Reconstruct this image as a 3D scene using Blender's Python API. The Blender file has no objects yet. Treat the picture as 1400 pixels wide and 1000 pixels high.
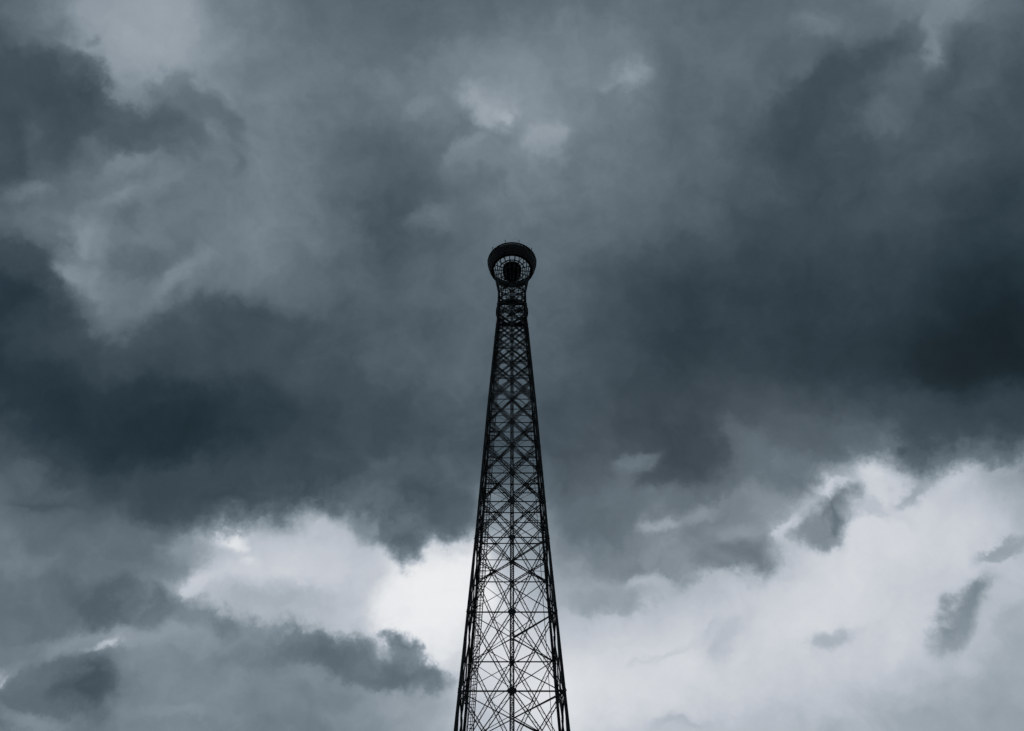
import bpy, bmesh, math, random
from mathutils import Vector, Matrix

random.seed(7)
R = math.radians
C = bpy.context.scene.collection
scene = bpy.context.scene

# ------------------------------------------------------------------ camera
CAM_Z, PITCH, DIST = 1.6, 49.0, 80.0
cam_data = bpy.data.cameras.new("camera")
cam_data.sensor_width = 36.0
cam_data.lens = 36.0
cam_data.clip_start = 0.1
cam_data.clip_end = 20000.0
cam = bpy.data.objects.new("camera", cam_data)
C.objects.link(cam)
cam.location = (0.0, 0.0, CAM_Z)
cam.rotation_euler = (R(90.0 + PITCH), 0.0, 0.0)
scene.camera = cam

# ------------------------------------------------------------------ world, sun, exposure
SUN_EL, SUN_AZ = 38.0, 14.0            # behind the clouds, beyond the tower
world = bpy.data.worlds.new("World")
scene.world = world
world.use_nodes = True
wn = world.node_tree
wn.nodes.clear()
sky_tex = wn.nodes.new("ShaderNodeTexSky")
sky_tex.sky_type = 'NISHITA'
sky_tex.sun_disc = False
sky_tex.sun_elevation = R(SUN_EL)
sky_tex.sun_rotation = R(SUN_AZ)
bg = wn.nodes.new("ShaderNodeBackground")
bg.inputs["Strength"].default_value = 0.06
wo = wn.nodes.new("ShaderNodeOutputWorld")
wn.links.new(sky_tex.outputs[0], bg.inputs[0])
wn.links.new(bg.outputs[0], wo.inputs[0])

sun_data = bpy.data.lights.new("sun", 'SUN')
sun_data.energy = 0.6
sun_data.angle = R(20.0)
sun_data.color = (1.0, 0.95, 0.88)
sun = bpy.data.objects.new("sun", sun_data)
C.objects.link(sun)
sv = Vector((math.sin(R(SUN_AZ)) * math.cos(R(SUN_EL)), math.cos(R(SUN_AZ)) * math.cos(R(SUN_EL)), math.sin(R(SUN_EL))))
sun.rotation_euler = sv.to_track_quat('Z', 'Y').to_euler()
sun.location = (0, 0, 200)

scene.view_settings.view_transform = 'Standard'
scene.view_settings.look = 'None'
scene.view_settings.gamma = 1.0
scene.view_settings.exposure = 0.0
scene.view_settings.use_curve_mapping = False
scene.cycles.use_adaptive_sampling = True
scene.cycles.adaptive_threshold = 0.02
scene.cycles.adaptive_min_samples = 8
scene.cycles.max_bounces = 6
scene.cycles.transparent_max_bounces = 8

# ------------------------------------------------------------------ helpers
def link(o, parent=None):
    C.objects.link(o)
    if parent is not None:
        o.parent = parent
    return o

def obj(name, me, mat, parent=None):
    if mat is not None and not me.materials:
        me.materials.append(mat)
    return link(bpy.data.objects.new(name, me), parent)

def mesh_of(name, verts, faces, smooth=False):
    me = bpy.data.meshes.new(name)
    me.from_pydata([tuple(v) for v in verts], [], faces)
    me.validate()
    if smooth:
        for p in me.polygons:
            p.use_smooth = True
    me.update()
    return me

class MB:
    """collects bars, plates and rings into one mesh"""
    def __init__(self):
        self.v, self.f = [], []
    def prism(self, a, b, wa, ta, wb=None, tb=None, normal=(0, 1, 0)):
        a, b = Vector(a), Vector(b)
        wb = wa if wb is None else wb
        tb = ta if tb is None else tb
        ax = (b - a).normalized()
        n = Vector(normal)
        n = (n - ax * n.dot(ax))
        if n.length < 1e-4:
            n = ax.orthogonal()
        n.normalize()
        s = ax.cross(n)
        i = len(self.v)
        for p, w, t in ((a, wa, ta), (b, wb, tb)):
            for x, y in ((-1, -1), (1, -1), (1, 1), (-1, 1)):
                self.v.append(p + s * (x * w / 2) + n * (y * t / 2))
        self.f += [(i+3, i+2, i+1, i), (i+4, i+5, i+6, i+7)]
        for k in range(4):
            l = (k + 1) % 4
            self.f.append((i+k, i+l, i+4+l, i+4+k))
    def angle(self, a, b, w, t, normal=(0, 1, 0)):
        """an L section: two thin legs"""
        a, b = Vector(a), Vector(b)
        ax = (b - a).normalized()
        n = Vector(normal); n = (n - ax * n.dot(ax))
        if n.length < 1e-4: n = ax.orthogonal()
        n.normalize(); s = ax.cross(n)
        self.prism(a, b, w, t, normal=n)
        o = s * (w/2 - t/2) + n * (w/2 + t/2 + .002)
        self.prism(a + o, b + o, t, w, normal=n)
    def laced(self, a, b, sep, w, normal, pitch=1.1, lace=0.035):
        """two chords with zigzag lacing between them, lying in the plane with this normal"""
        a, b = Vector(a), Vector(b)
        L = (b - a).length
        ax = (b - a) / L
        n = Vector(normal); n = (n - ax * n.dot(ax)).normalized()
        s = ax.cross(n) * (sep / 2)
        self.prism(a + s, b + s, w, w, normal=n)
        self.prism(a - s, b - s, w, w, normal=n)
        k = max(2, int(L / (sep * pitch)))
        off = n * (w / 2 + lace * .3 + .003)
        sg = 1
        for i in range(k):
            p = a + ax * (L * i / k); q = a + ax * (L * (i + 1) / k)
            self.prism(p + s * sg + off, q - s * sg + off, lace, lace * .5, normal=n)
            sg = -sg
    def ring(self, prof, seg=72, close=True):
        """revolve a closed profile of (radius, z)"""
        i0 = len(self.v)
        m = len(prof)
        for k in range(seg):
            a = 2 * math.pi * k / seg
            for r, z in prof:
                self.v.append(Vector((r * math.sin(a), r * math.cos(a), z)))
        for k in range(seg):
            l = (k + 1) % seg
            for j in range(m if close else m - 1):
                j2 = (j + 1) % m
                self.f.append((i0 + k*m + j, i0 + l*m + j, i0 + l*m + j2, i0 + k*m + j2))
    def mesh(self, name):
        return mesh_of(name, self.v, self.f)
    def build(self, name, mat, parent=None):
        return obj(name, self.mesh(name), mat, parent)

# ------------------------------------------------------------------ materials
def nn(nt, kind, **kw):
    n = nt.nodes.new(kind)
    for k, v in kw.items():
        setattr(n, k, v)
    return n

def steel(name, base, rust, rough=0.55, spec=0.3):
    m = bpy.data.materials.new(name); m.use_nodes = True
    nt = m.node_tree
    b = nt.nodes["Principled BSDF"]
    tc = nn(nt, "ShaderNodeTexCoord")
    n1 = nn(nt, "ShaderNodeTexNoise"); n1.inputs["Scale"].default_value = 0.9; n1.inputs["Detail"].default_value = 6
    n2 = nn(nt, "ShaderNodeTexNoise"); n2.inputs["Scale"].default_value = 14; n2.inputs["Detail"].default_value = 4
    rp = nn(nt, "ShaderNodeValToRGB")
    rp.color_ramp.elements[0].position = 0.42; rp.color_ramp.elements[0].color = (*base, 1)
    rp.color_ramp.elements[1].position = 0.78; rp.color_ramp.elements[1].color = (*rust, 1)
    mx = nn(nt, "ShaderNodeMath", operation='MULTIPLY_ADD'); mx.inputs[1].default_value = 0.25
    nt.links.new(tc.outputs["Object"], n1.inputs["Vector"]); nt.links.new(tc.outputs["Object"], n2.inputs["Vector"])
    nt.links.new(n2.outputs[0], mx.inputs[0]); nt.links.new(n1.outputs[0], mx.inputs[2])
    sb = nn(nt, "ShaderNodeMath", operation='SUBTRACT'); sb.inputs[1].default_value = 0.12
    nt.links.new(mx.outputs[0], sb.inputs[0]); nt.links.new(sb.outputs[0], rp.inputs[0])
    nt.links.new(rp.outputs[0], b.inputs["Base Color"])
    b.inputs["Roughness"].default_value = rough
    b.inputs["Specular IOR Level"].default_value = spec
    return m

M_STEEL = steel("dark painted steel", (0.007, 0.010, 0.012), (0.016, 0.014, 0.013), .6, .2)
M_DECK = steel("weathered deck steel", (0.008, 0.011, 0.013), (0.015, 0.015, 0.014), .7, .15)
M_CABLE = steel("cable steel", (0.012, 0.014, 0.015), (0.02, 0.017, 0.015), .5, .3)

# ------------------------------------------------------------------ sky: a closed storm cloud deck on a dome
# great cloud masses as lobes: azimuth, elevation (degrees), weight
LOBE_K = 306.3
LOBES = [
    (-48.3, 57.2, -0.026), (-43.5, 59.4, 0.195), (-37.9, 61.5, 0.137), (-31.2, 63.4, -0.003), (-23.4, 65.0, 0.046), (-14.5, 66.1, 0.013),
    (-4.9, 66.7, -0.026), (4.9, 66.7, 0.058), (14.5, 66.1, 0.027), (23.4, 65.0, 0.008), (31.2, 63.4, 0.059), (37.9, 61.5, -0.060),
    (43.5, 59.4, 0.207), (48.3, 57.2, -0.022), (-44.8, 54.4, -0.129), (-40.0, 56.4, -0.022), (-34.5, 58.3, -0.017), (-28.1, 60.0, 0.052),
    (-20.9, 61.4, -0.014), (-12.9, 62.4, -0.003), (-4.4, 63.0, 0.147), (4.4, 63.0, -0.024), (12.9, 62.4, 0.058), (20.9, 61.4, -0.039),
    (28.1, 60.0, 0.044), (34.5, 58.3, -0.093), (40.0, 56.4, -0.055), (44.8, 54.4, -0.082), (-41.7, 51.3, 0.028), (-37.0, 53.2, 0.094),
    (-31.7, 54.9, -0.008), (-25.6, 56.5, 0.028), (-18.9, 57.7, 0.020), (-11.6, 58.6, -0.061), (-3.9, 59.1, 0.013), (3.9, 59.1, 0.034),
    (11.6, 58.6, 0.028), (18.9, 57.7, 0.009), (25.6, 56.5, 0.004), (31.7, 54.9, -0.003), (37.0, 53.2, 0.108), (41.7, 51.3, -0.011),
    (-38.9, 48.1, -0.046), (-34.3, 49.8, 0.072), (-29.2, 51.4, -0.058), (-23.5, 52.8, 0.092), (-17.2, 53.9, 0.020), (-10.6, 54.7, -0.053),
    (-3.6, 55.1, 0.061), (3.6, 55.1, -0.003), (10.6, 54.7, -0.043), (17.2, 53.9, 0.007), (23.5, 52.8, -0.041), (29.2, 51.4, -0.089),
    (34.3, 49.8, -0.036), (38.9, 48.1, -0.139), (-36.4, 44.9, -0.156), (-32.0, 46.4, 0.206), (-27.1, 47.8, -0.013), (-21.7, 49.0, -0.012),
    (-15.8, 50.0, -0.028), (-9.7, 50.6, 0.045), (-3.2, 51.0, -0.041), (3.2, 51.0, -0.014), (9.7, 50.6, 0.025), (15.8, 50.0, -0.117),
    (21.7, 49.0, 0.010), (27.1, 47.8, -0.036), (32.0, 46.4, 0.129), (36.4, 44.9, -0.039), (-34.2, 41.5, -0.124), (-29.9, 42.9, -0.072),
    (-25.2, 44.1, -0.107), (-20.1, 45.2, 0.010), (-14.7, 46.0, -0.020), (-8.9, 46.6, -0.019), (-3.0, 46.9, 0.038), (3.0, 46.9, 0.034),
    (8.9, 46.6, -0.057), (14.7, 46.0, -0.007), (20.1, 45.2, 0.053), (25.2, 44.1, -0.214), (29.9, 42.9, -0.108), (34.2, 41.5, -0.342),
    (-32.2, 38.2, 0.027), (-28.1, 39.3, 0.001), (-23.6, 40.4, -0.121), (-18.7, 41.3, -0.095), (-13.6, 42.1, -0.071), (-8.3, 42.6, -0.067),
    (-2.8, 42.9, -0.101), (2.8, 42.9, -0.071), (8.3, 42.6, 0.030), (13.6, 42.1, -0.081), (18.7, 41.3, -0.069), (23.6, 40.4, 0.239),
    (28.1, 39.3, 0.182), (32.2, 38.2, 0.227), (-30.4, 34.8, -0.007), (-26.4, 35.8, -0.077), (-22.1, 36.8, 0.187), (-17.5, 37.5, 0.157),
    (-12.7, 38.2, 0.179), (-7.7, 38.6, 0.100), (-2.6, 38.8, 0.261), (2.6, 38.8, -0.021), (7.7, 38.6, 0.042), (12.7, 38.2, 0.025),
    (17.5, 37.5, 0.080), (22.1, 36.8, 0.137), (26.4, 35.8, -0.082), (30.4, 34.8, 0.125), (-28.8, 31.5, -0.010), (-24.9, 32.4, -0.063),
    (-20.8, 33.2, 0.076), (-16.5, 33.8, 0.088), (-11.9, 34.4, 0.066), (-7.2, 34.7, 0.111), (-2.4, 34.9, 0.135), (2.4, 34.9, -0.036),
    (7.2, 34.7, 0.068), (11.9, 34.4, 0.080), (16.5, 33.8, 0.071), (20.8, 33.2, 0.068), (24.9, 32.4, 0.070), (28.8, 31.5, 0.094),
    (-27.3, 28.3, -0.061), (-23.6, 29.0, -0.026), (-19.7, 29.7, -0.076), (-15.5, 30.2, -0.031), (-11.2, 30.7, -0.111), (-6.8, 31.0, -0.009),
    (-2.3, 31.2, 0.054), (2.3, 31.2, 0.213), (6.8, 31.0, 0.108), (11.2, 30.7, 0.088), (15.5, 30.2, 0.070), (19.7, 29.7, 0.046),
    (23.6, 29.0, 0.034), (27.3, 28.3, -0.035),
]
# single clouds and gaps: azimuth, elevation, half length, half width, tilt (all degrees),
# brightness of the cloud there, how solid it is, how sharp its rim is
CLOUDS = [
    (-49.0, 56.4, 1.45, 1.30, 44, 0.33, 0.65, 1.4), (-46.3, 55.0, 2.62, 2.62, 41, 0.29, 0.90, 2.0), (-43.1, 56.4, 1.86, 2.13, 38, 0.27, 0.92, 4.0),
    (-47.9, 58.3, 1.21, 0.46, 63, 0.42, 0.60, 1.0), (-51.1, 57.9, 0.96, 0.27, 46, 0.44, 0.60, 1.0), (-44.3, 59.3, 0.41, 0.28, 40, 0.44, 0.60, 1.5),
    (-39.9, 61.1, 2.73, 1.82, 15, 0.60, 0.40, 1.0), (-31.5, 60.0, 0.53, 1.01, 48, 0.56, 0.60, 1.2), (-35.9, 58.6, 1.77, 1.56, 21, 0.43, 0.85, 3.0),
    (-33.7, 58.5, 1.46, 1.18, 30, 0.41, 0.80, 2.5), (-37.9, 56.1, 3.82, 1.26, 22, 0.31, 0.80, 2.0), (-36.2, 57.2, 1.43, 0.66, 32, 0.33, 0.70, 1.5),
    (-31.1, 58.0, 0.33, 0.53, 27, 0.50, 0.70, 1.2), (-28.8, 59.9, 0.84, 0.80, 55, 0.44, 0.50, 1.3), (-29.1, 58.5, 0.65, 1.77, 47, 0.38, 0.85, 1.0),
    (-28.7, 56.6, 0.38, 1.22, 29, 0.38, 0.65, 1.0), (-26.0, 57.3, 0.84, 1.44, 34, 0.50, 0.75, 1.5), (-25.4, 56.1, 1.52, 0.97, 22, 0.47, 0.50, 1.0),
    (-44.8, 51.7, 0.91, 1.77, 38, 0.26, 0.70, 1.2), (-44.4, 53.2, 0.59, 0.89, 38, 0.38, 0.50, 1.0), (-37.0, 54.3, 1.62, 0.47, 47, 0.51, 0.80, 1.4),
    (-39.2, 52.8, 1.42, 0.71, 54, 0.45, 0.50, 1.0), (-42.0, 50.7, 1.00, 0.50, 40, 0.50, 0.70, 1.4), (-39.8, 49.9, 1.85, 0.66, 33, 0.45, 0.60, 1.0),
    (-37.2, 50.1, 0.96, 0.93, -2, 0.55, 0.75, 1.4), (-36.5, 48.4, 0.87, 0.73, -14, 0.56, 0.85, 1.6), (-34.4, 48.3, 1.42, 0.82, -11, 0.53, 0.75, 1.5),
    (-31.8, 47.5, 0.54, 1.33, 35, 0.44, 0.80, 1.5), (-31.3, 50.4, 2.01, 1.06, 36, 0.36, 0.80, 1.5), (-34.1, 52.0, 0.92, 0.61, -4, 0.38, 0.80, 1.0),
    (-35.9, 52.7, 1.09, 0.51, 51, 0.51, 0.70, 1.0), (-33.6, 54.3, 1.46, 0.60, 39, 0.48, 0.60, 1.0), (-35.3, 50.3, 0.56, 0.75, 7, 0.52, 0.60, 1.0),
    (-31.5, 51.6, 0.88, 0.38, 36, 0.46, 0.60, 1.0), (-29.5, 53.4, 1.48, 1.15, 24, 0.45, 0.50, 1.0), (-28.6, 50.5, 1.89, 0.57, 54, 0.53, 0.85, 1.7),
    (-29.4, 49.3, 0.92, 0.58, 23, 0.49, 0.60, 1.2), (-24.9, 50.6, 1.71, 0.71, 20, 0.46, 0.60, 1.2), (-22.7, 48.6, 3.83, 1.98, 17, 0.27, 0.85, 2.2),
    (-27.6, 46.6, 2.58, 1.75, 21, 0.27, 0.80, 2.5), (-38.2, 44.8, 2.31, 3.23, 29, 0.18, 0.85, 2.5), (-34.5, 44.4, 2.54, 2.26, -12, 0.24, 0.85, 3.0),
    (-39.8, 47.8, 1.39, 0.88, 21, 0.26, 0.70, 1.8), (-27.5, 42.3, 5.42, 2.76, 19, 0.16, 0.80, 1.5), (-34.4, 42.7, 2.03, 1.49, 25, 0.17, 0.60, 1.3),
    (-32.9, 45.6, 1.61, 0.82, -13, 0.25, 0.60, 1.3), (-35.2, 40.7, 0.80, 0.59, 25, 0.24, 0.60, 1.3), (-33.1, 38.1, 0.93, 1.25, 33, 0.36, 0.70, 1.4),
    (-19.6, 44.6, 2.12, 1.78, 14, 0.20, 0.60, 1.3), (-14.8, 42.8, 1.02, 0.48, 10, 0.35, 0.65, 1.4), (-10.4, 43.1, 1.00, 0.40, -3, 0.38, 0.75, 1.5),
    (-7.1, 50.8, 1.83, 1.22, 6, 0.31, 0.60, 1.3), (-9.6, 45.4, 2.02, 1.42, 7, 0.25, 0.65, 1.3), (-31.0, 37.7, 0.61, 0.44, 20, 0.36, 0.60, 1.2),
    (-31.5, 36.8, 1.68, 0.29, 20, 0.28, 0.50, 1.2), (-13.5, 57.0, 1.27, 3.26, 6, 0.30, 0.75, 1.5), (-8.4, 57.3, 1.09, 0.88, 7, 0.45, 0.55, 1.0),
    (-21.2, 52.9, 0.93, 0.87, 17, 0.48, 0.65, 1.4), (-17.1, 55.5, 0.71, 1.19, 14, 0.40, 0.50, 1.3), (-18.2, 60.2, 1.37, 1.08, 16, 0.35, 0.60, 1.3),
    (-15.8, 53.6, 0.99, 0.72, 13, 0.34, 0.60, 1.4), (-12.2, 59.3, 1.59, 1.17, 20, 0.36, 0.50, 1.2), (-3.3, 63.1, 1.51, 1.08, 13, 0.64, 0.95, 1.6),
    (-0.9, 62.7, 0.56, 0.43, 1, 0.71, 0.80, 1.3), (-0.9, 64.9, 1.77, 1.70, 1, 0.53, 0.60, 1.0), (-5.1, 61.7, 1.79, 0.39, -0, 0.42, 0.60, 1.5),
    (-5.6, 60.8, 1.40, 0.59, 39, 0.55, 0.75, 1.5), (-3.6, 60.2, 1.00, 0.63, 3, 0.52, 0.50, 1.2), (3.5, 61.4, 1.28, 1.09, -3, 0.61, 0.90, 1.5),
    (-11.3, 62.9, 0.87, 0.50, 39, 0.50, 0.70, 1.4), (-11.3, 60.2, 2.38, 1.17, 10, 0.36, 0.40, 1.2), (13.4, 64.0, 0.86, 0.57, -12, 0.65, 0.90, 1.2),
    (12.0, 64.3, 1.56, 0.76, -11, 0.50, 0.50, 1.0), (-8.2, 57.3, 1.01, 0.80, 7, 0.46, 0.50, 1.0), (-22.7, 64.1, 2.28, 2.22, 21, 0.45, 0.30, 1.0),
    (46.0, 60.1, 1.68, 1.20, -42, 0.50, 0.70, 1.4), (44.0, 58.7, 0.48, 0.84, -40, 0.53, 0.85, 1.8), (40.9, 59.5, 1.50, 1.03, -5, 0.35, 0.60, 2.0),
    (35.9, 59.7, 3.31, 1.12, -5, 0.29, 0.85, 1.8), (31.5, 58.8, 2.69, 1.38, 9, 0.27, 0.85, 1.6), (29.0, 57.5, 1.64, 1.47, 17, 0.26, 0.70, 1.5),
    (28.7, 55.7, 1.12, 2.29, -24, 0.26, 0.65, 1.3), (46.5, 57.2, 1.16, 1.46, -41, 0.33, 0.70, 1.8), (43.6, 56.8, 0.86, 1.87, -68, 0.29, 0.80, 1.3),
    (36.9, 56.9, 1.38, 0.68, -0, 0.41, 0.80, 1.5), (35.5, 62.5, 1.44, 0.72, -32, 0.48, 0.60, 1.2), (40.8, 61.8, 1.75, 0.70, -37, 0.41, 0.50, 1.3),
    (38.9, 53.8, 2.04, 0.75, -0, 0.36, 0.50, 1.0), (17.6, 50.3, 5.12, 2.60, -19, 0.20, 0.70, 1.3), (28.5, 47.2, 5.49, 3.29, -22, 0.20, 0.65, 1.2),
    (37.1, 42.9, 4.95, 3.84, -16, 0.10, 0.93, 1.4), (20.9, 44.4, 2.29, 1.38, -15, 0.31, 0.50, 1.2), (9.4, 45.4, 1.45, 1.38, -7, 0.23, 0.65, 1.4),
    (12.6, 45.0, 0.60, 0.56, -9, 0.34, 0.60, 1.3), (16.9, 43.4, 0.78, 1.27, -2, 0.40, 0.80, 1.5), (8.8, 49.5, 1.62, 1.63, -7, 0.31, 0.40, 1.0),
    (2.7, 53.1, 2.04, 2.44, -2, 0.39, 0.40, 1.0), (18.9, 41.7, 3.07, 1.77, -13, 0.39, 0.85, 2.2), (9.6, 40.7, 2.40, 0.71, 4, 0.42, 0.60, 1.3),
    (13.1, 43.5, 2.22, 1.84, -9, 0.23, 0.95, 2.2), (10.5, 41.9, 1.52, 0.95, 13, 0.26, 0.80, 2.0), (7.4, 42.0, 1.70, 0.80, 33, 0.42, 0.60, 1.3),
    (9.0, 43.1, 1.13, 0.52, 14, 0.45, 0.80, 1.5), (15.2, 38.1, 2.33, 2.12, 0, 0.43, 0.92, 3.0), (9.7, 38.0, 4.94, 1.57, -6, 0.46, 0.88, 2.2),
    (6.2, 36.0, 2.38, 0.62, -4, 0.53, 0.70, 1.8), (6.1, 40.0, 2.21, 1.11, -4, 0.36, 0.70, 1.4), (17.5, 39.9, 1.61, 1.02, -11, 0.53, 0.75, 1.4),
    (10.7, 39.5, 1.11, 0.35, 3, 0.65, 0.85, 1.4), (13.4, 40.0, 1.11, 0.47, 16, 0.56, 0.80, 1.4), (9.2, 36.6, 1.42, 0.43, -5, 0.73, 0.75, 1.4),
    (13.9, 35.9, 1.93, 0.31, -3, 0.73, 0.70, 1.3), (4.6, 37.7, 0.60, 0.59, -3, 0.59, 0.60, 1.2), (14.9, 36.9, 1.93, 0.77, -4, 0.42, 0.70, 1.3),
    (16.4, 38.4, 1.61, 0.55, -15, 0.59, 0.75, 1.1), (14.7, 39.1, 0.79, 0.39, 11, 0.50, 0.60, 1.0), (25.6, 39.9, 1.43, 0.92, 24, 0.87, 0.70, 1.8),
    (22.1, 40.0, 1.19, 0.35, -20, 0.87, 0.75, 1.6), (18.9, 38.2, 0.45, 0.93, -27, 0.85, 0.75, 1.8), (23.4, 42.5, 3.36, 1.64, -16, 0.34, 0.85, 2.6),
    (25.0, 43.7, 2.96, 1.17, -18, 0.27, 0.60, 1.3), (29.7, 40.9, 2.03, 2.08, -21, 0.25, 0.90, 2.4), (34.6, 40.2, 3.15, 1.91, -24, 0.24, 0.90, 2.0),
    (32.4, 38.9, 2.69, 0.59, -22, 0.42, 0.60, 1.3), (21.6, 38.5, 1.92, 0.93, 24, 0.38, 0.95, 2.0), (20.2, 37.8, 0.97, 0.69, -13, 0.43, 0.80, 1.6),
    (22.9, 38.9, 0.88, 0.46, -15, 0.46, 0.70, 1.5), (21.0, 37.5, 0.89, 0.50, -13, 0.53, 0.75, 1.5), (24.2, 38.3, 1.26, 0.34, -26, 0.63, 0.70, 1.4),
    (27.4, 38.6, 1.19, 0.36, 23, 0.57, 0.75, 1.5), (30.3, 38.1, 1.45, 0.59, -9, 0.84, 0.60, 1.4), (28.0, 32.7, 1.44, 0.47, 20, 0.43, 0.80, 1.5),
    (27.1, 32.1, 1.60, 0.86, 29, 0.48, 0.92, 1.7), (20.2, 32.6, 0.90, 0.53, 18, 0.64, 0.75, 1.6), (13.8, 33.0, 1.39, 0.73, 38, 0.69, 0.70, 1.4),
    (31.4, 34.5, 1.52, 0.38, 7, 0.57, 0.85, 1.7), (24.8, 27.8, 1.71, 0.34, -2, 0.63, 0.70, 1.2), (10.5, 29.0, 1.50, 0.29, -5, 0.67, 0.60, 1.0),
    (10.4, 32.9, 0.93, 0.26, 28, 0.73, 0.65, 1.4), (8.7, 32.5, 0.78, 0.19, 5, 0.77, 0.60, 1.2), (7.1, 33.5, 0.94, 0.23, -4, 0.77, 0.50, 1.2),
    (12.5, 33.5, 0.62, 0.30, 36, 0.72, 0.60, 1.2), (32.3, 37.9, 1.36, 0.43, -5, 0.69, 0.60, 1.3), (30.2, 31.3, 0.55, 0.46, 13, 0.64, 0.60, 1.3),
    (27.0, 29.4, 1.35, 0.27, -4, 0.67, 0.50, 1.2), (25.9, 28.6, 1.49, 0.34, -13, 0.66, 0.50, 1.0), (-18.2, 36.5, 2.82, 1.72, 11, 0.77, 0.50, 2.0),
    (-12.9, 38.8, 2.35, 1.18, 8, 0.81, 0.50, 1.6), (-19.4, 37.8, 0.98, 0.58, 12, 0.93, 0.85, 1.5), (-18.3, 36.7, 0.53, 0.34, 11, 0.87, 0.60, 1.3),
    (-6.1, 35.6, 2.53, 2.39, 4, 0.93, 0.92, 3.0), (-3.7, 36.8, 1.80, 2.54, 2, 0.93, 0.85, 1.8), (-4.7, 33.5, 1.57, 1.14, 3, 0.93, 0.70, 1.7),
    (-14.5, 35.2, 3.44, 0.91, 8, 0.67, 0.70, 1.3), (-16.9, 34.6, 2.25, 0.68, 10, 0.64, 0.60, 1.2), (-19.4, 35.7, 1.47, 0.53, 22, 0.81, 0.50, 1.2),
    (-10.9, 36.4, 1.17, 1.16, 7, 0.73, 0.40, 1.2), (-24.5, 36.8, 2.21, 2.65, 26, 0.41, 0.88, 2.4), (-24.1, 33.4, 3.16, 1.15, 2, 0.33, 0.88, 2.2),
    (-21.0, 34.7, 0.45, 0.80, -8, 0.81, 0.75, 2.0), (-19.0, 33.2, 1.86, 0.55, -1, 0.39, 0.80, 1.5), (-17.5, 32.6, 0.52, 0.44, 10, 0.41, 0.50, 1.3),
    (-22.4, 36.2, 1.15, 0.77, 40, 0.56, 0.70, 1.4), (-22.7, 35.1, 0.51, 0.52, 14, 0.48, 0.50, 1.3), (-16.9, 41.4, 5.04, 1.89, 11, 0.25, 0.90, 2.4),
    (-23.0, 39.5, 4.08, 1.72, 10, 0.25, 0.85, 2.2), (-8.3, 40.8, 2.64, 2.31, 5, 0.30, 0.94, 3.0), (-7.6, 38.5, 1.04, 1.02, 5, 0.33, 0.90, 2.3),
    (-4.8, 40.3, 2.10, 1.36, 3, 0.32, 0.92, 2.6), (-3.9, 38.5, 0.56, 0.43, 2, 0.80, 0.70, 1.4), (-5.6, 43.2, 3.24, 2.02, 4, 0.29, 0.60, 2.0),
    (-11.0, 39.6, 0.55, 0.63, 7, 0.51, 0.60, 1.4), (-17.0, 31.0, 5.53, 2.39, 5, 0.49, 0.85, 2.4), (-10.7, 32.7, 4.34, 1.11, -8, 0.40, 0.92, 3.0),
    (-14.0, 33.0, 2.66, 1.04, 3, 0.43, 0.80, 2.0), (-9.0, 32.2, 4.07, 0.89, -7, 0.39, 0.85, 2.0), (-6.8, 33.3, 0.94, 0.83, 4, 0.40, 0.90, 3.0),
    (-6.1, 31.0, 1.55, 0.37, 3, 0.61, 0.70, 1.4), (-5.0, 31.9, 1.28, 0.63, -24, 0.42, 0.88, 2.4), (-6.3, 30.5, 2.70, 0.81, 3, 0.57, 0.70, 1.5),
    (-24.6, 31.6, 3.46, 0.61, 13, 0.59, 0.80, 1.5), (-27.1, 30.5, 1.34, 0.49, 15, 0.58, 0.70, 1.3), (-24.3, 31.2, 0.84, 0.26, 34, 0.84, 0.85, 1.4),
    (-29.2, 28.8, 0.38, 0.62, 15, 0.89, 0.92, 1.6), (-24.5, 29.0, 1.42, 1.18, 12, 0.29, 0.88, 1.7), (-26.8, 27.9, 1.83, 0.60, 5, 0.38, 0.70, 1.4),
    (-28.0, 26.7, 0.96, 0.40, 13, 0.34, 0.60, 1.2), (-26.2, 27.0, 0.59, 0.30, 13, 0.54, 0.70, 1.4), (-28.9, 29.5, 0.63, 0.50, 37, 0.59, 0.60, 1.3),
    (-30.4, 34.4, 1.50, 0.65, 18, 0.49, 0.60, 1.2), (-17.5, 29.6, 2.90, 0.79, 9, 0.54, 0.40, 1.0), (-28.6, 30.3, 1.31, 0.63, 15, 0.45, 0.50, 1.0),
    (-21.7, 30.6, 1.41, 0.72, 11, 0.52, 0.40, 1.2), (-16.0, 31.8, 1.86, 0.66, 9, 0.43, 0.60, 1.3), (-19.1, 28.5, 2.13, 0.35, 9, 0.56, 0.60, 1.3),
    (-15.6, 29.7, 1.45, 0.51, 18, 0.45, 0.50, 1.3), (-11.6, 30.5, 1.70, 0.58, 6, 0.44, 0.60, 1.3), (-26.5, 27.2, 1.30, 0.34, 13, 0.52, 0.60, 1.2),
    (-8.8, 29.6, 2.28, 0.43, 4, 0.53, 0.50, 1.3), (-26.1, 31.0, 1.00, 0.36, 25, 0.50, 0.60, 1.2),
]

def direction(az, el):
    a, e = R(az), R(el)
    return Vector((math.sin(a) * math.cos(e), math.cos(a) * math.cos(e), math.sin(e)))

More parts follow.
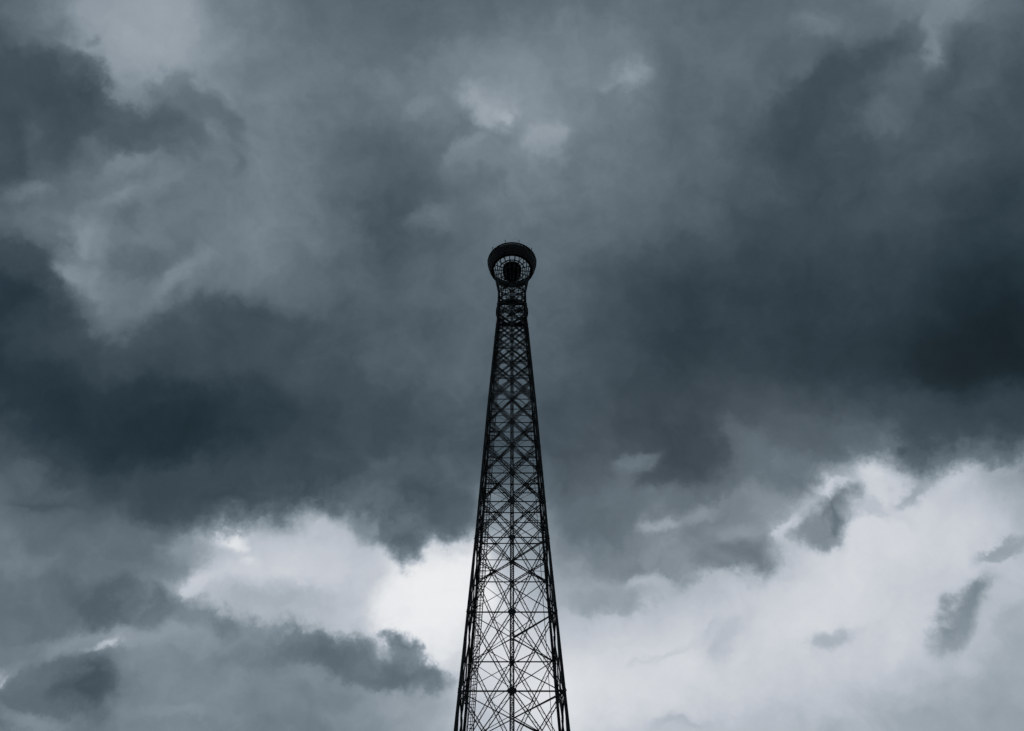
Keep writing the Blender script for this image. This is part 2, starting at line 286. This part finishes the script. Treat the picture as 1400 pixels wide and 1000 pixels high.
def cloud_material():
    m = bpy.data.materials.new("storm clouds"); m.use_nodes = True
    nt = m.node_tree; nt.nodes.clear()
    L = nt.links.new
    def math_(op, a, b=None, c=None, clamp=False):
        n = nn(nt, "ShaderNodeMath", operation=op); n.use_clamp = clamp
        for i, x in enumerate((a, b, c)):
            if x is None: continue
            if isinstance(x, (int, float)): n.inputs[i].default_value = x
            else: L(x, n.inputs[i])
        return n.outputs[0]
    def vec_(op, a, b=None, scale=None):
        n = nn(nt, "ShaderNodeVectorMath", operation=op)
        for i, x in enumerate((a, b)):
            if x is None: continue
            if isinstance(x, (tuple, Vector)): n.inputs[i].default_value = tuple(x)
            else: L(x, n.inputs[i])
        if scale is not None: n.inputs["Scale"].default_value = scale
        return n.outputs["Value"] if op in ('DOT_PRODUCT', 'LENGTH', 'DISTANCE') else n.outputs["Vector"]
    def noise(v, scale, detail, rough, lac=2.0, dist=0.0):
        n = nn(nt, "ShaderNodeTexNoise")
        L(v, n.inputs["Vector"])
        n.inputs["Scale"].default_value = scale; n.inputs["Detail"].default_value = detail
        n.inputs["Roughness"].default_value = rough; n.inputs["Lacunarity"].default_value = lac
        n.inputs["Distortion"].default_value = dist
        return n
    geo = nn(nt, "ShaderNodeNewGeometry")
    d = vec_('NORMALIZE', geo.outputs["Position"])
    # turbulent warp: broad rolls, then fine curls along the rims
    w1 = noise(d, 5.0, 3.0, 0.5)
    v1 = vec_('SCALE', vec_('SUBTRACT', w1.outputs["Color"], (.5, .5, .5)), scale=0.045)
    w2 = noise(d, 20.0, 6.0, 0.6)
    v2 = vec_('SCALE', vec_('SUBTRACT', w2.outputs["Color"], (.5, .5, .5)), scale=0.055)
    w3 = noise(d, 42.0, 5.0, 0.65)
    v3 = vec_('SCALE', vec_('SUBTRACT', w3.outputs["Color"], (.5, .5, .5)), scale=0.017)
    dw = vec_('NORMALIZE', vec_('ADD', vec_('ADD', vec_('ADD', d, v1), v2), v3))
    sep = nn(nt, "ShaderNodeSeparateXYZ"); L(d, sep.inputs[0])
    # mean brightness: lighter towards the horizon
    low = nn(nt, "ShaderNodeMapRange"); low.interpolation_type = 'SMOOTHSTEP'
    low.inputs["From Min"].default_value = 0.75; low.inputs["From Max"].default_value = 0.35
    low.inputs["To Min"].default_value = 0.36; low.inputs["To Max"].default_value = 0.62
    L(sep.outputs[2], low.inputs["Value"])
    acc = low.outputs[0]
    for az, el, w in LOBES:
        c = direction(az, el) * LOBE_K
        t = math_('EXPONENT', math_('SUBTRACT', vec_('DOT_PRODUCT', dw, c), LOBE_K))
        acc = math_('MULTIPLY_ADD', t, w, acc)
    acc = math_('ADD', acc, -0.004)
    # rolling texture inside the masses
    f1 = noise(vec_('ADD', d, v1), 8.0, 7.0, 0.50, 2.1, 0.5)
    def textured(acc, n, amount, clamp=False):
        # strongest in half-lit cloud, fading in the densest cores and in the clear gaps
        m = math_('MULTIPLY', acc, math_('SUBTRACT', 1.0, acc))
        return math_('MULTIPLY_ADD', math_('SUBTRACT', n, .5), math_('MULTIPLY', m, amount), acc, clamp)
    acc = textured(acc, f1.outputs[0], 0.75 )
    # holes torn in the clouds, so that rims fray unevenly
    n4 = noise(dw, 16.0, 5.0, 0.6)
    tear = math_('MULTIPLY', math_('MAXIMUM', math_('SUBTRACT', n4.outputs[0], .50), 0.0), 2.4)
    for az, el, ha, hb, tilt, br, solid, p in CLOUDS:
        c = direction(az, el)
        east = Vector((math.cos(R(az)), -math.sin(R(az)), 0))
        up = c.cross(east) * -1
        if up.z < 0: up = -up
        a = east * math.cos(R(tilt)) + up * math.sin(R(tilt))
        b = -east * math.sin(R(tilt)) + up * math.cos(R(tilt))
        x = vec_('DOT_PRODUCT', dw, a / R(ha))
        y = vec_('DOT_PRODUCT', dw, b / R(hb))
        q = math_('MULTIPLY_ADD', x, x, math_('MULTIPLY', y, y))
        if p != 1.0: q = math_('POWER', q, p)
        if p > 1.0: q = math_('ADD', q, tear)
        g = math_('MULTIPLY', math_('POWER', math.exp(-1), q), solid)
        mix = nn(nt, "ShaderNodeMix", data_type='FLOAT')
        L(g, mix.inputs[0]); L(acc, mix.inputs[2]); mix.inputs[3].default_value = br
        acc = mix.outputs[0]
    # fine wisps, stronger where the deck is thin
    f2 = noise(dw, 32.0, 6.0, 0.6, 2.1)
    acc = textured(acc, f2.outputs[0], 0.46, True)
    rp = nn(nt, "ShaderNodeValToRGB")
    cr = rp.color_ramp
    def lin(x):
        x /= 255.0
        return x / 12.92 if x <= .04045 else ((x + .055) / 1.055) ** 2.4
    stops = [(0.000, (0, 4, 8)), (0.090, (15, 28, 34)), (0.140, (27, 42, 49)), (0.200, (41, 56, 65)), (0.300, (67, 80, 89)), (0.420, (98, 111, 120)), (0.550, (133, 145, 154)), (0.660, (159, 169, 178)), (0.760, (189, 195, 204)), (0.850, (213, 217, 222)), (0.930, (237, 238, 240)), (1.000, (248, 249, 250))]
    while len(cr.elements) < len(stops): cr.elements.new(0.5)
    for e, (p, c) in zip(cr.elements, stops):
        e.position = p; e.color = (lin(c[0]), lin(c[1]), lin(c[2]), 1)
    L(acc, rp.inputs[0])
    em = nn(nt, "ShaderNodeEmission"); L(rp.outputs[0], em.inputs[0])
    tr = nn(nt, "ShaderNodeBsdfTransparent")
    ms = nn(nt, "ShaderNodeMixShader"); ms.inputs[0].default_value = 0.985
    L(tr.outputs[0], ms.inputs[1]); L(em.outputs[0], ms.inputs[2])
    out = nn(nt, "ShaderNodeOutputMaterial"); L(ms.outputs[0], out.inputs[0])
    m.cycles.emission_sampling = 'NONE'
    return m

DOME_R = 6000.0
vs, fs = [], []
NA, NE = 96, 40
for j in range(NE):
    el = -2.0 + 92.0 * j / NE
    for i in range(NA):
        vs.append(direction(360.0 * i / NA, el) * DOME_R)
vs.append(Vector((0, 0, DOME_R)))
for j in range(NE - 1):
    for i in range(NA):
        k = (i + 1) % NA
        fs.append((j*NA + k, j*NA + i, (j+1)*NA + i, (j+1)*NA + k))
for i in range(NA):
    fs.append(((NE-1)*NA + (i+1) % NA, (NE-1)*NA + i, NA*NE))
sky = obj("sky", mesh_of("sky", vs, fs, True), cloud_material())
sky["kind"] = "structure"
sky["label"] = "dark blue-grey storm clouds breaking into white gaps low down"

# ------------------------------------------------------------------ ground
def ground_material():
    m = bpy.data.materials.new("worn grass"); m.use_nodes = True
    nt = m.node_tree; b = nt.nodes["Principled BSDF"]
    tc = nn(nt, "ShaderNodeTexCoord")
    n1 = nn(nt, "ShaderNodeTexNoise"); n1.inputs["Scale"].default_value = 0.15; n1.inputs["Detail"].default_value = 10
    rp = nn(nt, "ShaderNodeValToRGB")
    rp.color_ramp.elements[0].position = .35; rp.color_ramp.elements[0].color = (.035, .05, .02, 1)
    rp.color_ramp.elements[1].position = .7; rp.color_ramp.elements[1].color = (.08, .08, .045, 1)
    nt.links.new(tc.outputs["Object"], n1.inputs["Vector"]); nt.links.new(n1.outputs[0], rp.inputs[0])
    nt.links.new(rp.outputs[0], b.inputs["Base Color"]); b.inputs["Roughness"].default_value = .95
    return m
gv = [(5980 * math.cos(2*math.pi*k/96), 5980 * math.sin(2*math.pi*k/96), 0) for k in range(96)]
ground = obj("ground", mesh_of("ground", gv, [tuple(range(96))]), ground_material())
ground["kind"] = "structure"

# ------------------------------------------------------------------ the tower
# half width of the shaft (outer edge of the legs) by height, and the levels of the bracing
WIDTHS = [
    (0.00, 6.970),
    (43.96, 4.652),
    (55.48, 4.040),
    (65.96, 3.492),
    (83.13, 2.757),
    (98.06, 2.019),
    (100.08, 1.884),
    (103.39, 1.821),
    (108.08, 1.768),
]
LEVELS = [40.10, 47.72, 55.80, 64.64, 69.35, 73.36, 77.28, 81.08, 84.99, 88.61, 91.45, 94.25, 96.72, 99.14, 101.57, 103.24, 104.77, 106.18, 107.60]
COLLAR_Z = 103.79
TOP_Z = 108.56
def half_width(z):
    for (z0, w0), (z1, w1) in zip(WIDTHS, WIDTHS[1:]):
        if z <= z1:
            return w0 + (w1 - w0) * (z - z0) / (z1 - z0)
    return WIDTHS[-1][1]

tower = link(bpy.data.objects.new("lattice_tower", None))
tower.location = (0, DIST, 0)
tower["label"] = "tall dark steel lattice tower topped by a round open observation platform"
tower["category"] = "tower"

ZT = LEVELS[-1]
def leg_size(z):
    t = min(1, z / ZT)
    return 0.34 * (1 - t) + 0.16 * t

def quarter(name, me, mat=M_STEEL, turns=(0, 1, 2, 3), parent=None):
    """the same piece on the four sides of the tower"""
    out = []
    for k in turns:
        o = obj(name, me, mat, parent or tower)
        o.rotation_euler = (0, 0, k * math.pi / 2)
        out.append(o)
    return out

# legs: plated box columns, one mesh a leg, with splice plates at each level
def leg_mesh():
    mb = MB()
    pts = [z for z, w in WIDTHS if z < TOP_Z] + [TOP_Z]
    for z0, z1 in zip(pts, pts[1:]):
        s0, s1 = leg_size(z0), leg_size(z1)
        p0 = Vector((half_width(z0) - s0/2, -half_width(z0) + s0/2, z0))
        p1 = Vector((half_width(z1) - s1/2, -half_width(z1) + s1/2, z1))
        mb.prism(p0, p1, s0 * .74, s0 * .74, s1 * .74, s1 * .74, (0, 1, 0))
        for dx, dy in ((1, 0), (-1, 0)):
            o0 = Vector((dx * s0 * .43, 0, 0)); o1 = Vector((dx * s1 * .43, 0, 0))
            mb.prism(p0 + o0, p1 + o1, s0 * .12, s0, s1 * .12, s1, (0, 1, 0))
    return mb.mesh("leg")
legs = quarter("leg", leg_mesh())
for z in LEVELS:
    s = leg_size(z)
    mb = MB()
    c = Vector((half_width(z) - s/2, -half_width(z) + s/2, z))
    mb.prism(c - Vector((0, 0, s * .8)), c + Vector((0, 0, s * .8)), s * 1.1, s * 1.1)
    me = mb.mesh("splice_plate")
    for k, lg in enumerate(legs):
        obj("splice_plate", me, M_STEEL, lg)

# posts up the middle of the four faces, and the column on the axis
def post_mesh(k):
    mb = MB()
    zs = [0.0] + LEVELS
    for z0, z1 in zip(zs, zs[1:]):
        a, b = Vector((0, -half_width(z0) + leg_size(z0)/2, z0)), Vector((0, -half_width(z1) + leg_size(z1)/2, z1))
        t = z0 / ZT
        mb.laced(a, b, .34 - .12 * t, .10 * k - .02 * t, (0, 1, 0), 1.5, .035)
    return mb.mesh("face_post")
quarter("face_post", post_mesh(1.25), turns=(0, 2))
quarter("face_post", post_mesh(.62), turns=(1, 3))
mb = MB()
zs = [0.0] + LEVELS
for z0, z1 in zip(zs, zs[1:]):
    for sy in (-.16, .16):
        mb.laced((0, sy, z0), (0, sy, z1), .28, .075, (0, 1, 0), 1.8, .03)
mb.build("central_column", M_STEEL, tower)

def node(x, z, inset=None):
    """a point on the front face; x is -1 (left leg) .. 1 (right leg)"""
    w = half_width(z)
    s = leg_size(z) * .5
    return Vector((x * (w - s), -w + (s if inset is None else inset), z))

TALL = 6.0
for z in LEVELS:
    w = half_width(z)
    t = z / ZT
    th = .085 - .058 * t
    for sg in (-1, 1):
        mb = MB()
        a, b = node(0, z), node(sg, z)
        mb.prism(a + Vector((0, 0, th * .7)), b + Vector((0, 0, th * .7)), th * .4, th * 1.5, normal=(0, 1, 0))
        mb.prism(a - Vector((0, 0, th * .7)), b - Vector((0, 0, th * .7)), th * .4, th * 1.5, normal=(0, 1, 0))
        mb.prism(a, b, th, th * .3, normal=(0, 1, 0))
        quarter("horizontal_beam", mb.mesh("horizontal_beam"))
    # plan bracing from the axis column to the face posts and the corners
    mb = MB(); mb.angle((0, -.2, z + .02), node(0, z) + Vector((0, .1, .02)), .075 - .03 * t, .02, (0, 0, 1))
    quarter("plan_brace", mb.mesh("plan_brace"), turns=(0, 2) if z < 60 else (0, 1, 2, 3))
    mb = MB(); mb.angle((.15, -.15, z - .06), node(1, z, leg_size(z)/2) + Vector((0, 0, -.06)), .085 - .03 * t, .02, (0, 0, 1))
    quarter("plan_brace", mb.mesh("plan_brace"))
    # gusset plates where the members meet
    g = (.52 - .24 * t)
    mb = MB()
    c = node(0, z, .06)
    i = len(mb.v)
    for dy in (-.012, .012):
        for k in range(8):
            a = math.pi / 8 + k * math.pi / 4
            mb.v.append(c + Vector((math.cos(a) * g, dy, math.sin(a) * g * .85)))
    mb.f.append(tuple(range(7, -1, -1))); mb.f.append(tuple(range(8, 16)))
    for k in range(8):
        mb.f.append((k, (k+1) % 8, 8 + (k+1) % 8, 8 + k))
    quarter("gusset_plate", mb.mesh("gusset_plate"), turns=(0, 1, 3))
    for v in mb.v:
        v.x *= .5; v.z = z + (v.z - z) * .5
    quarter("gusset_plate", mb.mesh("gusset_plate"), turns=(2,))

def lerp(a, b, t):
    return a + (b - a) * t
def bay(z0, z1, turns, back=False):
    t = z0 / ZT
    tall = (z1 - z0) > TALL
    jit = lambda s: Vector((random.uniform(-s, s), random.uniform(-.02, .02), random.uniform(-s, s)))
    for turn in turns:
        for sg in (-1, 1):
            c0, c1, l0, l1 = node(0, z0), node(0, z1), node(sg, z0), node(sg, z1)
            sep, ch = (.28, .07) if tall else (.24 - .06 * t, .078 - .010 * t)
            for a, b, off in ((c0, l1, 0.0), (l0, c1, .08)):
                mb = MB()
                o = Vector((0, off, 0))
                mb.laced(a + o + jit(.05), b + o + jit(.05), sep * random.uniform(.85, 1.15), ch, (0, 1, 0), 2.4 if tall else 1.25, .028 if tall else .036)
                quarter("diagonal_brace", mb.mesh("diagonal_brace"), turns=(turn,))
            x = (lerp(c0, l1, .5) + lerp(l0, c1, .5)) / 2 + Vector((0, .05, 0))
            if tall:
                p1, p2 = lerp(c1, c0, 1/3), lerp(c1, c0, 2/3)
                pieces = [(l1, p1), (l0, p2), (x, p1), (x, p2)]
            elif back:
                pieces = [(x, lerp(l0, l1, .5))]
            else:
                pieces = [(x, lerp(l0, l1, .5))]
                # light rods fanning out from the nodes on the middle post
                for a, b in ((c0, lerp(l0, l1, .5)), (c1, lerp(l0, l1, .5))):
                    mb = MB()
                    o = Vector((0, .14, 0))
                    mb.prism(a + o + jit(.06), b + o + jit(.12), .045 - .018 * t, .02)
                    quarter("tie_rod", mb.mesh("tie_rod"), turns=(turn,))
            for a, b in pieces:
                mb = MB()
                o = Vector((0, .11, 0))
                mb.angle(a + o + jit(.09), b + o + jit(.09), .07 - .03 * t, .02, (0, 1, 0))
                quarter("secondary_brace", mb.mesh("secondary_brace"), turns=(turn,))
prev_mid = None
for z0, z1 in zip(LEVELS, LEVELS[1:]):
    tall = (z1 - z0) > TALL
    bay(z0, z1, (0, 1, 2, 3) if tall else (0, 1, 3))
    mid = z0 if tall else (z0 + z1) / 2
    if not tall:
        # on the far face the crosses sit half a bay higher or lower
        if prev_mid is not None: bay(prev_mid, mid, (2,), True)
        else: bay(z0, mid, (2,), True)
        prev_mid = mid

# bracing of the foot of the tower, down to the ground
mb = MB()
zf = LEVELS[0]
zs = [0.3, zf / 3, zf * 2 / 3, zf]
for z0, z1 in zip(zs, zs[1:]):
    for k in range(4):
        rot = Matrix.Rotation(k * math.pi / 2, 3, 'Z')
        n = rot @ Vector((0, 1, 0))
        for sg in (-1, 1):
            for a, b in ((node(0, z0), node(sg, z1)), (node(sg, z0), node(0, z1)), (node(0, z1), node(sg, z1))):
                if z1 == zf and abs(a.z - b.z) < .01: continue
                mb.prism(rot @ a, rot @ b, .22, .12, normal=n)
fb = mb.build("foot_bracing", M_STEEL, tower)
fb["kind"] = "stuff"

# hoist cables hanging inside the shaft, and the caged ladder by one leg
zc = TOP_Z
for sx in (-1, 1):
    mb = MB()
    mb.prism((sx * .70 * half_width(5), -half_width(5) * .55, 5), (sx * .62 * half_width(zc), -half_width(zc) * .55, zc), .05, .05)
    mb.build("hoist_cable", M_CABLE, tower)
mb = MB()
def lad(z, dx, dy=0.0):
    w = half_width(z)
    return Vector((-w * .80 + dx, w * .30 + dy, z))
z = 2.0
while z < COLLAR_Z - 4:
    z2 = min(z + 6.0, COLLAR_Z - 4)
    for dx in (-.25, .25):
        mb.prism(lad(z, dx), lad(z2, dx), .07, .07)
    for dy in (-.7,):
        mb.prism(lad(z, 0, dy), lad(z2, 0, dy), .05, .05)
        mb.prism(lad(z, .3, dy * .6), lad(z2, .3, dy * .6), .05, .05)
        mb.prism(lad(z, -.3, dy * .6), lad(z2, -.3, dy * .6), .05, .05)
    z = z2
ladder = mb.build("ladder", M_CABLE, tower)
mb = MB()
z = 30.0
while z < COLLAR_Z - 4:
    mb.prism(lad(z, -.25), lad(z, .25), .035, .035); z += .32
rg = mb.build("rungs", M_CABLE, ladder); rg["kind"] = "stuff"
mb = MB()
z = 30.0
while z < COLLAR_Z - 4:
    pts = [lad(z, -.25), lad(z, -.3, -.42), lad(z, 0, -.7), lad(z, .3, -.42), lad(z, .25)]
    for a, b in zip(pts, pts[1:]): mb.prism(a, b, .03, .05, normal=(0, 0, 1))
    z += 1.1
hp = mb.build("cage_hoops", M_CABLE, ladder); hp["kind"] = "stuff"

# ------------------------------------------------------------------ collar gallery below the head
CR = 2.055
mb = MB()
mb.ring([(CR - .30, COLLAR_Z), (CR - .06, COLLAR_Z), (CR - .06, COLLAR_Z + .14), (CR - .30, COLLAR_Z + .14)], 48)
mb.ring([(CR - .06, COLLAR_Z - .10), (CR, COLLAR_Z - .10), (CR, COLLAR_Z + .40), (CR - .06, COLLAR_Z + .40)], 48)
collar = mb.build("collar_gallery", M_DECK, tower)
for k in range(16):
    a = 2 * math.pi * (k + .5) / 16
    u = Vector((math.sin(a), math.cos(a), 0))
    mb = MB()
    mb.prism(u * (CR - .08) + Vector((0, 0, COLLAR_Z - .06)), u * (CR * .62) + Vector((0, 0, COLLAR_Z - 1.1)), .07, .1, normal=(0, 0, 1))
    mb.build("bracket", M_STEEL, collar)
mb = MB()
for k in range(4):
    rot = Matrix.Rotation(k * math.pi / 2, 3, 'Z')
    w = half_width(COLLAR_Z) - .1
    mb.prism(rot @ Vector((-w, -w, COLLAR_Z - .25)), rot @ Vector((w, -w, COLLAR_Z - .25)), .3, .2, normal=(0, 1, 0))
mb.build("ring_girder", M_STEEL, collar)

# ------------------------------------------------------------------ observation platform
PB, PT = 112.79, 114.80                 # underside and top rim
RB, RI, RT, RH = 2.767, 2.436, 3.271, 1.267   # lower ring, its inner rim, top rim, hub
mb = MB()
mb.ring([(RI, PB), (RB, PB), (RB + .06, PB + .18), (RB - .02, PB + .24), (RI, PB + .24)], 96)
platform = mb.build("observation_platform", M_DECK, tower)
# the bowl-shaped parapet: one panel a bay
NB = 36
for k in range(NB):
    a0, a1 = 2*math.pi*(k + .03)/NB, 2*math.pi*(k + .97)/NB
    mb = MB()
    prof = [(RB - .04, PB + .26), (RB + .05, PB + .26), (RB + .30, PB + (PT-PB)*.45), (RT - .03, PT - .34), (RT - .12, PT - .34), (RB + .20, PB + (PT-PB)*.45)]
    n = 3; m = len(prof)
    for i in range(n + 1):
        a = a0 + (a1 - a0) * i / n
        for r, z in prof: mb.v.append(Vector((r*math.sin(a), r*math.cos(a), z)))
    for i in range(n):
        for j in range(m):
            j2 = (j+1) % m
            mb.f.append((i*m+j, (i+1)*m+j, (i+1)*m+j2, i*m+j2))
    mb.f.append(tuple(range(m-1, -1, -1))); mb.f.append(tuple(n*m + j for j in range(m)))
    mb.build("parapet_panel", M_DECK, platform)
    # post between two panels
    a = 2*math.pi*k/NB
    u = Vector((math.sin(a), math.cos(a), 0))
    mb = MB()
    mb.prism(u*(RB+.03) + Vector((0,0,PB+.2)), u*(RB+.28) + Vector((0,0,PB+(PT-PB)*.45)), .07, .13, normal=u)
    mb.prism(u*(RB+.28) + Vector((0,0,PB+(PT-PB)*.45)), u*(RT-.02) + Vector((0,0,PT-.1)), .07, .13, normal=u)
    mb.build("parapet_post", M_STEEL, platform)
mb = MB()
mb.ring([(RT - .10, PT - .20), (RT + .02, PT - .20), (RT + .03, PT - .02), (RT - .10, PT)], 96)
mb.build("top_rim", M_STEEL, platform)
mb = MB()
for r in (RB - .55,):
    mb.ring([(r - .03, PB + 1.12), (r + .03, PB + 1.12), (r + .03, PB + 1.18), (r - .03, PB + 1.18)], 72)
# open spokes from the hub to the ring, with one hoop half way
NR = 18
HZ = PB + .12
for k in range(NR):
    a = 2*math.pi*(k + .38)/NR
    u = Vector((math.sin(a), math.cos(a), 0))
    mb = MB()
    mb.prism(u*(RH - .08) + Vector((0,0,HZ)), u*(RI + .1) + Vector((0,0,HZ)), .055, .16, normal=(0,0,1))
    mb.build("spoke", M_STEEL, platform)
mb = MB()
rm = 1.705
mb.ring([(rm - .035, HZ - .10), (rm + .035, HZ - .10), (rm + .035, HZ + .10), (rm - .035, HZ + .10)], 72)
mb.build("spoke_hoop", M_STEEL, platform)
# hub: a drum with a shallow dished bottom
mb = MB()
mb.ring([(.02, PB - .25), (RH * .55, PB - .2), (RH * .92, PB - .02), (RH, PB + .16), (RH, PB + .5), (RH * .3, PB + .62), (.02, PB + .64)], 48)
hub = mb.build("hub", M_DECK, platform)
for k in range(8):
    a = 2*math.pi*(k+.5)/8
    u = Vector((math.sin(a), math.cos(a), 0))
    mb = MB()
    mb.prism(u*.25 + Vector((0,0,PB-.30)), u*RH*.95 + Vector((0,0,PB-.12)), .08, .14, normal=(0,0,1))
    mb.build("hub_rib", M_STEEL, hub)
mb = MB()
CB = PB - .7
mb.ring([(.05, CB), (RH * .93, CB), (RH * .97, PB - .24), (.05, PB - .24)], 32)
core = mb.build("stair_core", M_DECK, tower)
# legs of the hub, rising from the four corners and four posts of the shaft
for k in range(8):
    a = math.pi / 4 * k
    u = Vector((math.sin(a), math.cos(a), 0))
    r = half_width(TOP_Z) * (1.3 if k % 2 else .92)
    mb = MB()
    mb.prism(u * r + Vector((0, 0, TOP_Z - .3)), u * RH * .6 + Vector((0, 0, CB + .2)), .06, .06)
    mb.build("hub_leg", M_STEEL, core)
# raking struts from the shaft to the ring
wt = half_width(TOP_Z)
for k in range(24):
    a = 2*math.pi*(k+.5)/24
    u = Vector((math.sin(a), math.cos(a), 0))
    mb = MB()
    base = u * min(wt / max(abs(u.x), abs(u.y)), wt * 1.25)
    mb.prism(base * .97 + Vector((0, 0, TOP_Z - .1)), u*(RI + .05) + Vector((0, 0, PB + .05)), .085, .10, normal=(0,0,1))
    mb.build("raking_strut", M_STEEL, platform)
for a in [-16.0, 16.5, -52.0, 54.0, 90.0, -90.0, 150.0, -150.0]:
    u = Vector((math.sin(R(a)), -math.cos(R(a)), 0))
    mb = MB()
    mb.prism(u*RT + Vector((0,0,PT-.05)), u*RT + Vector((0,0,PT+.42)), .06, .06)
    mb.prism(u*RT + Vector((0,0,PT+.42)), u*RT + Vector((0,0,PT+.58)), .11, .11)
    mb.build("marker_lamp", M_STEEL, platform)
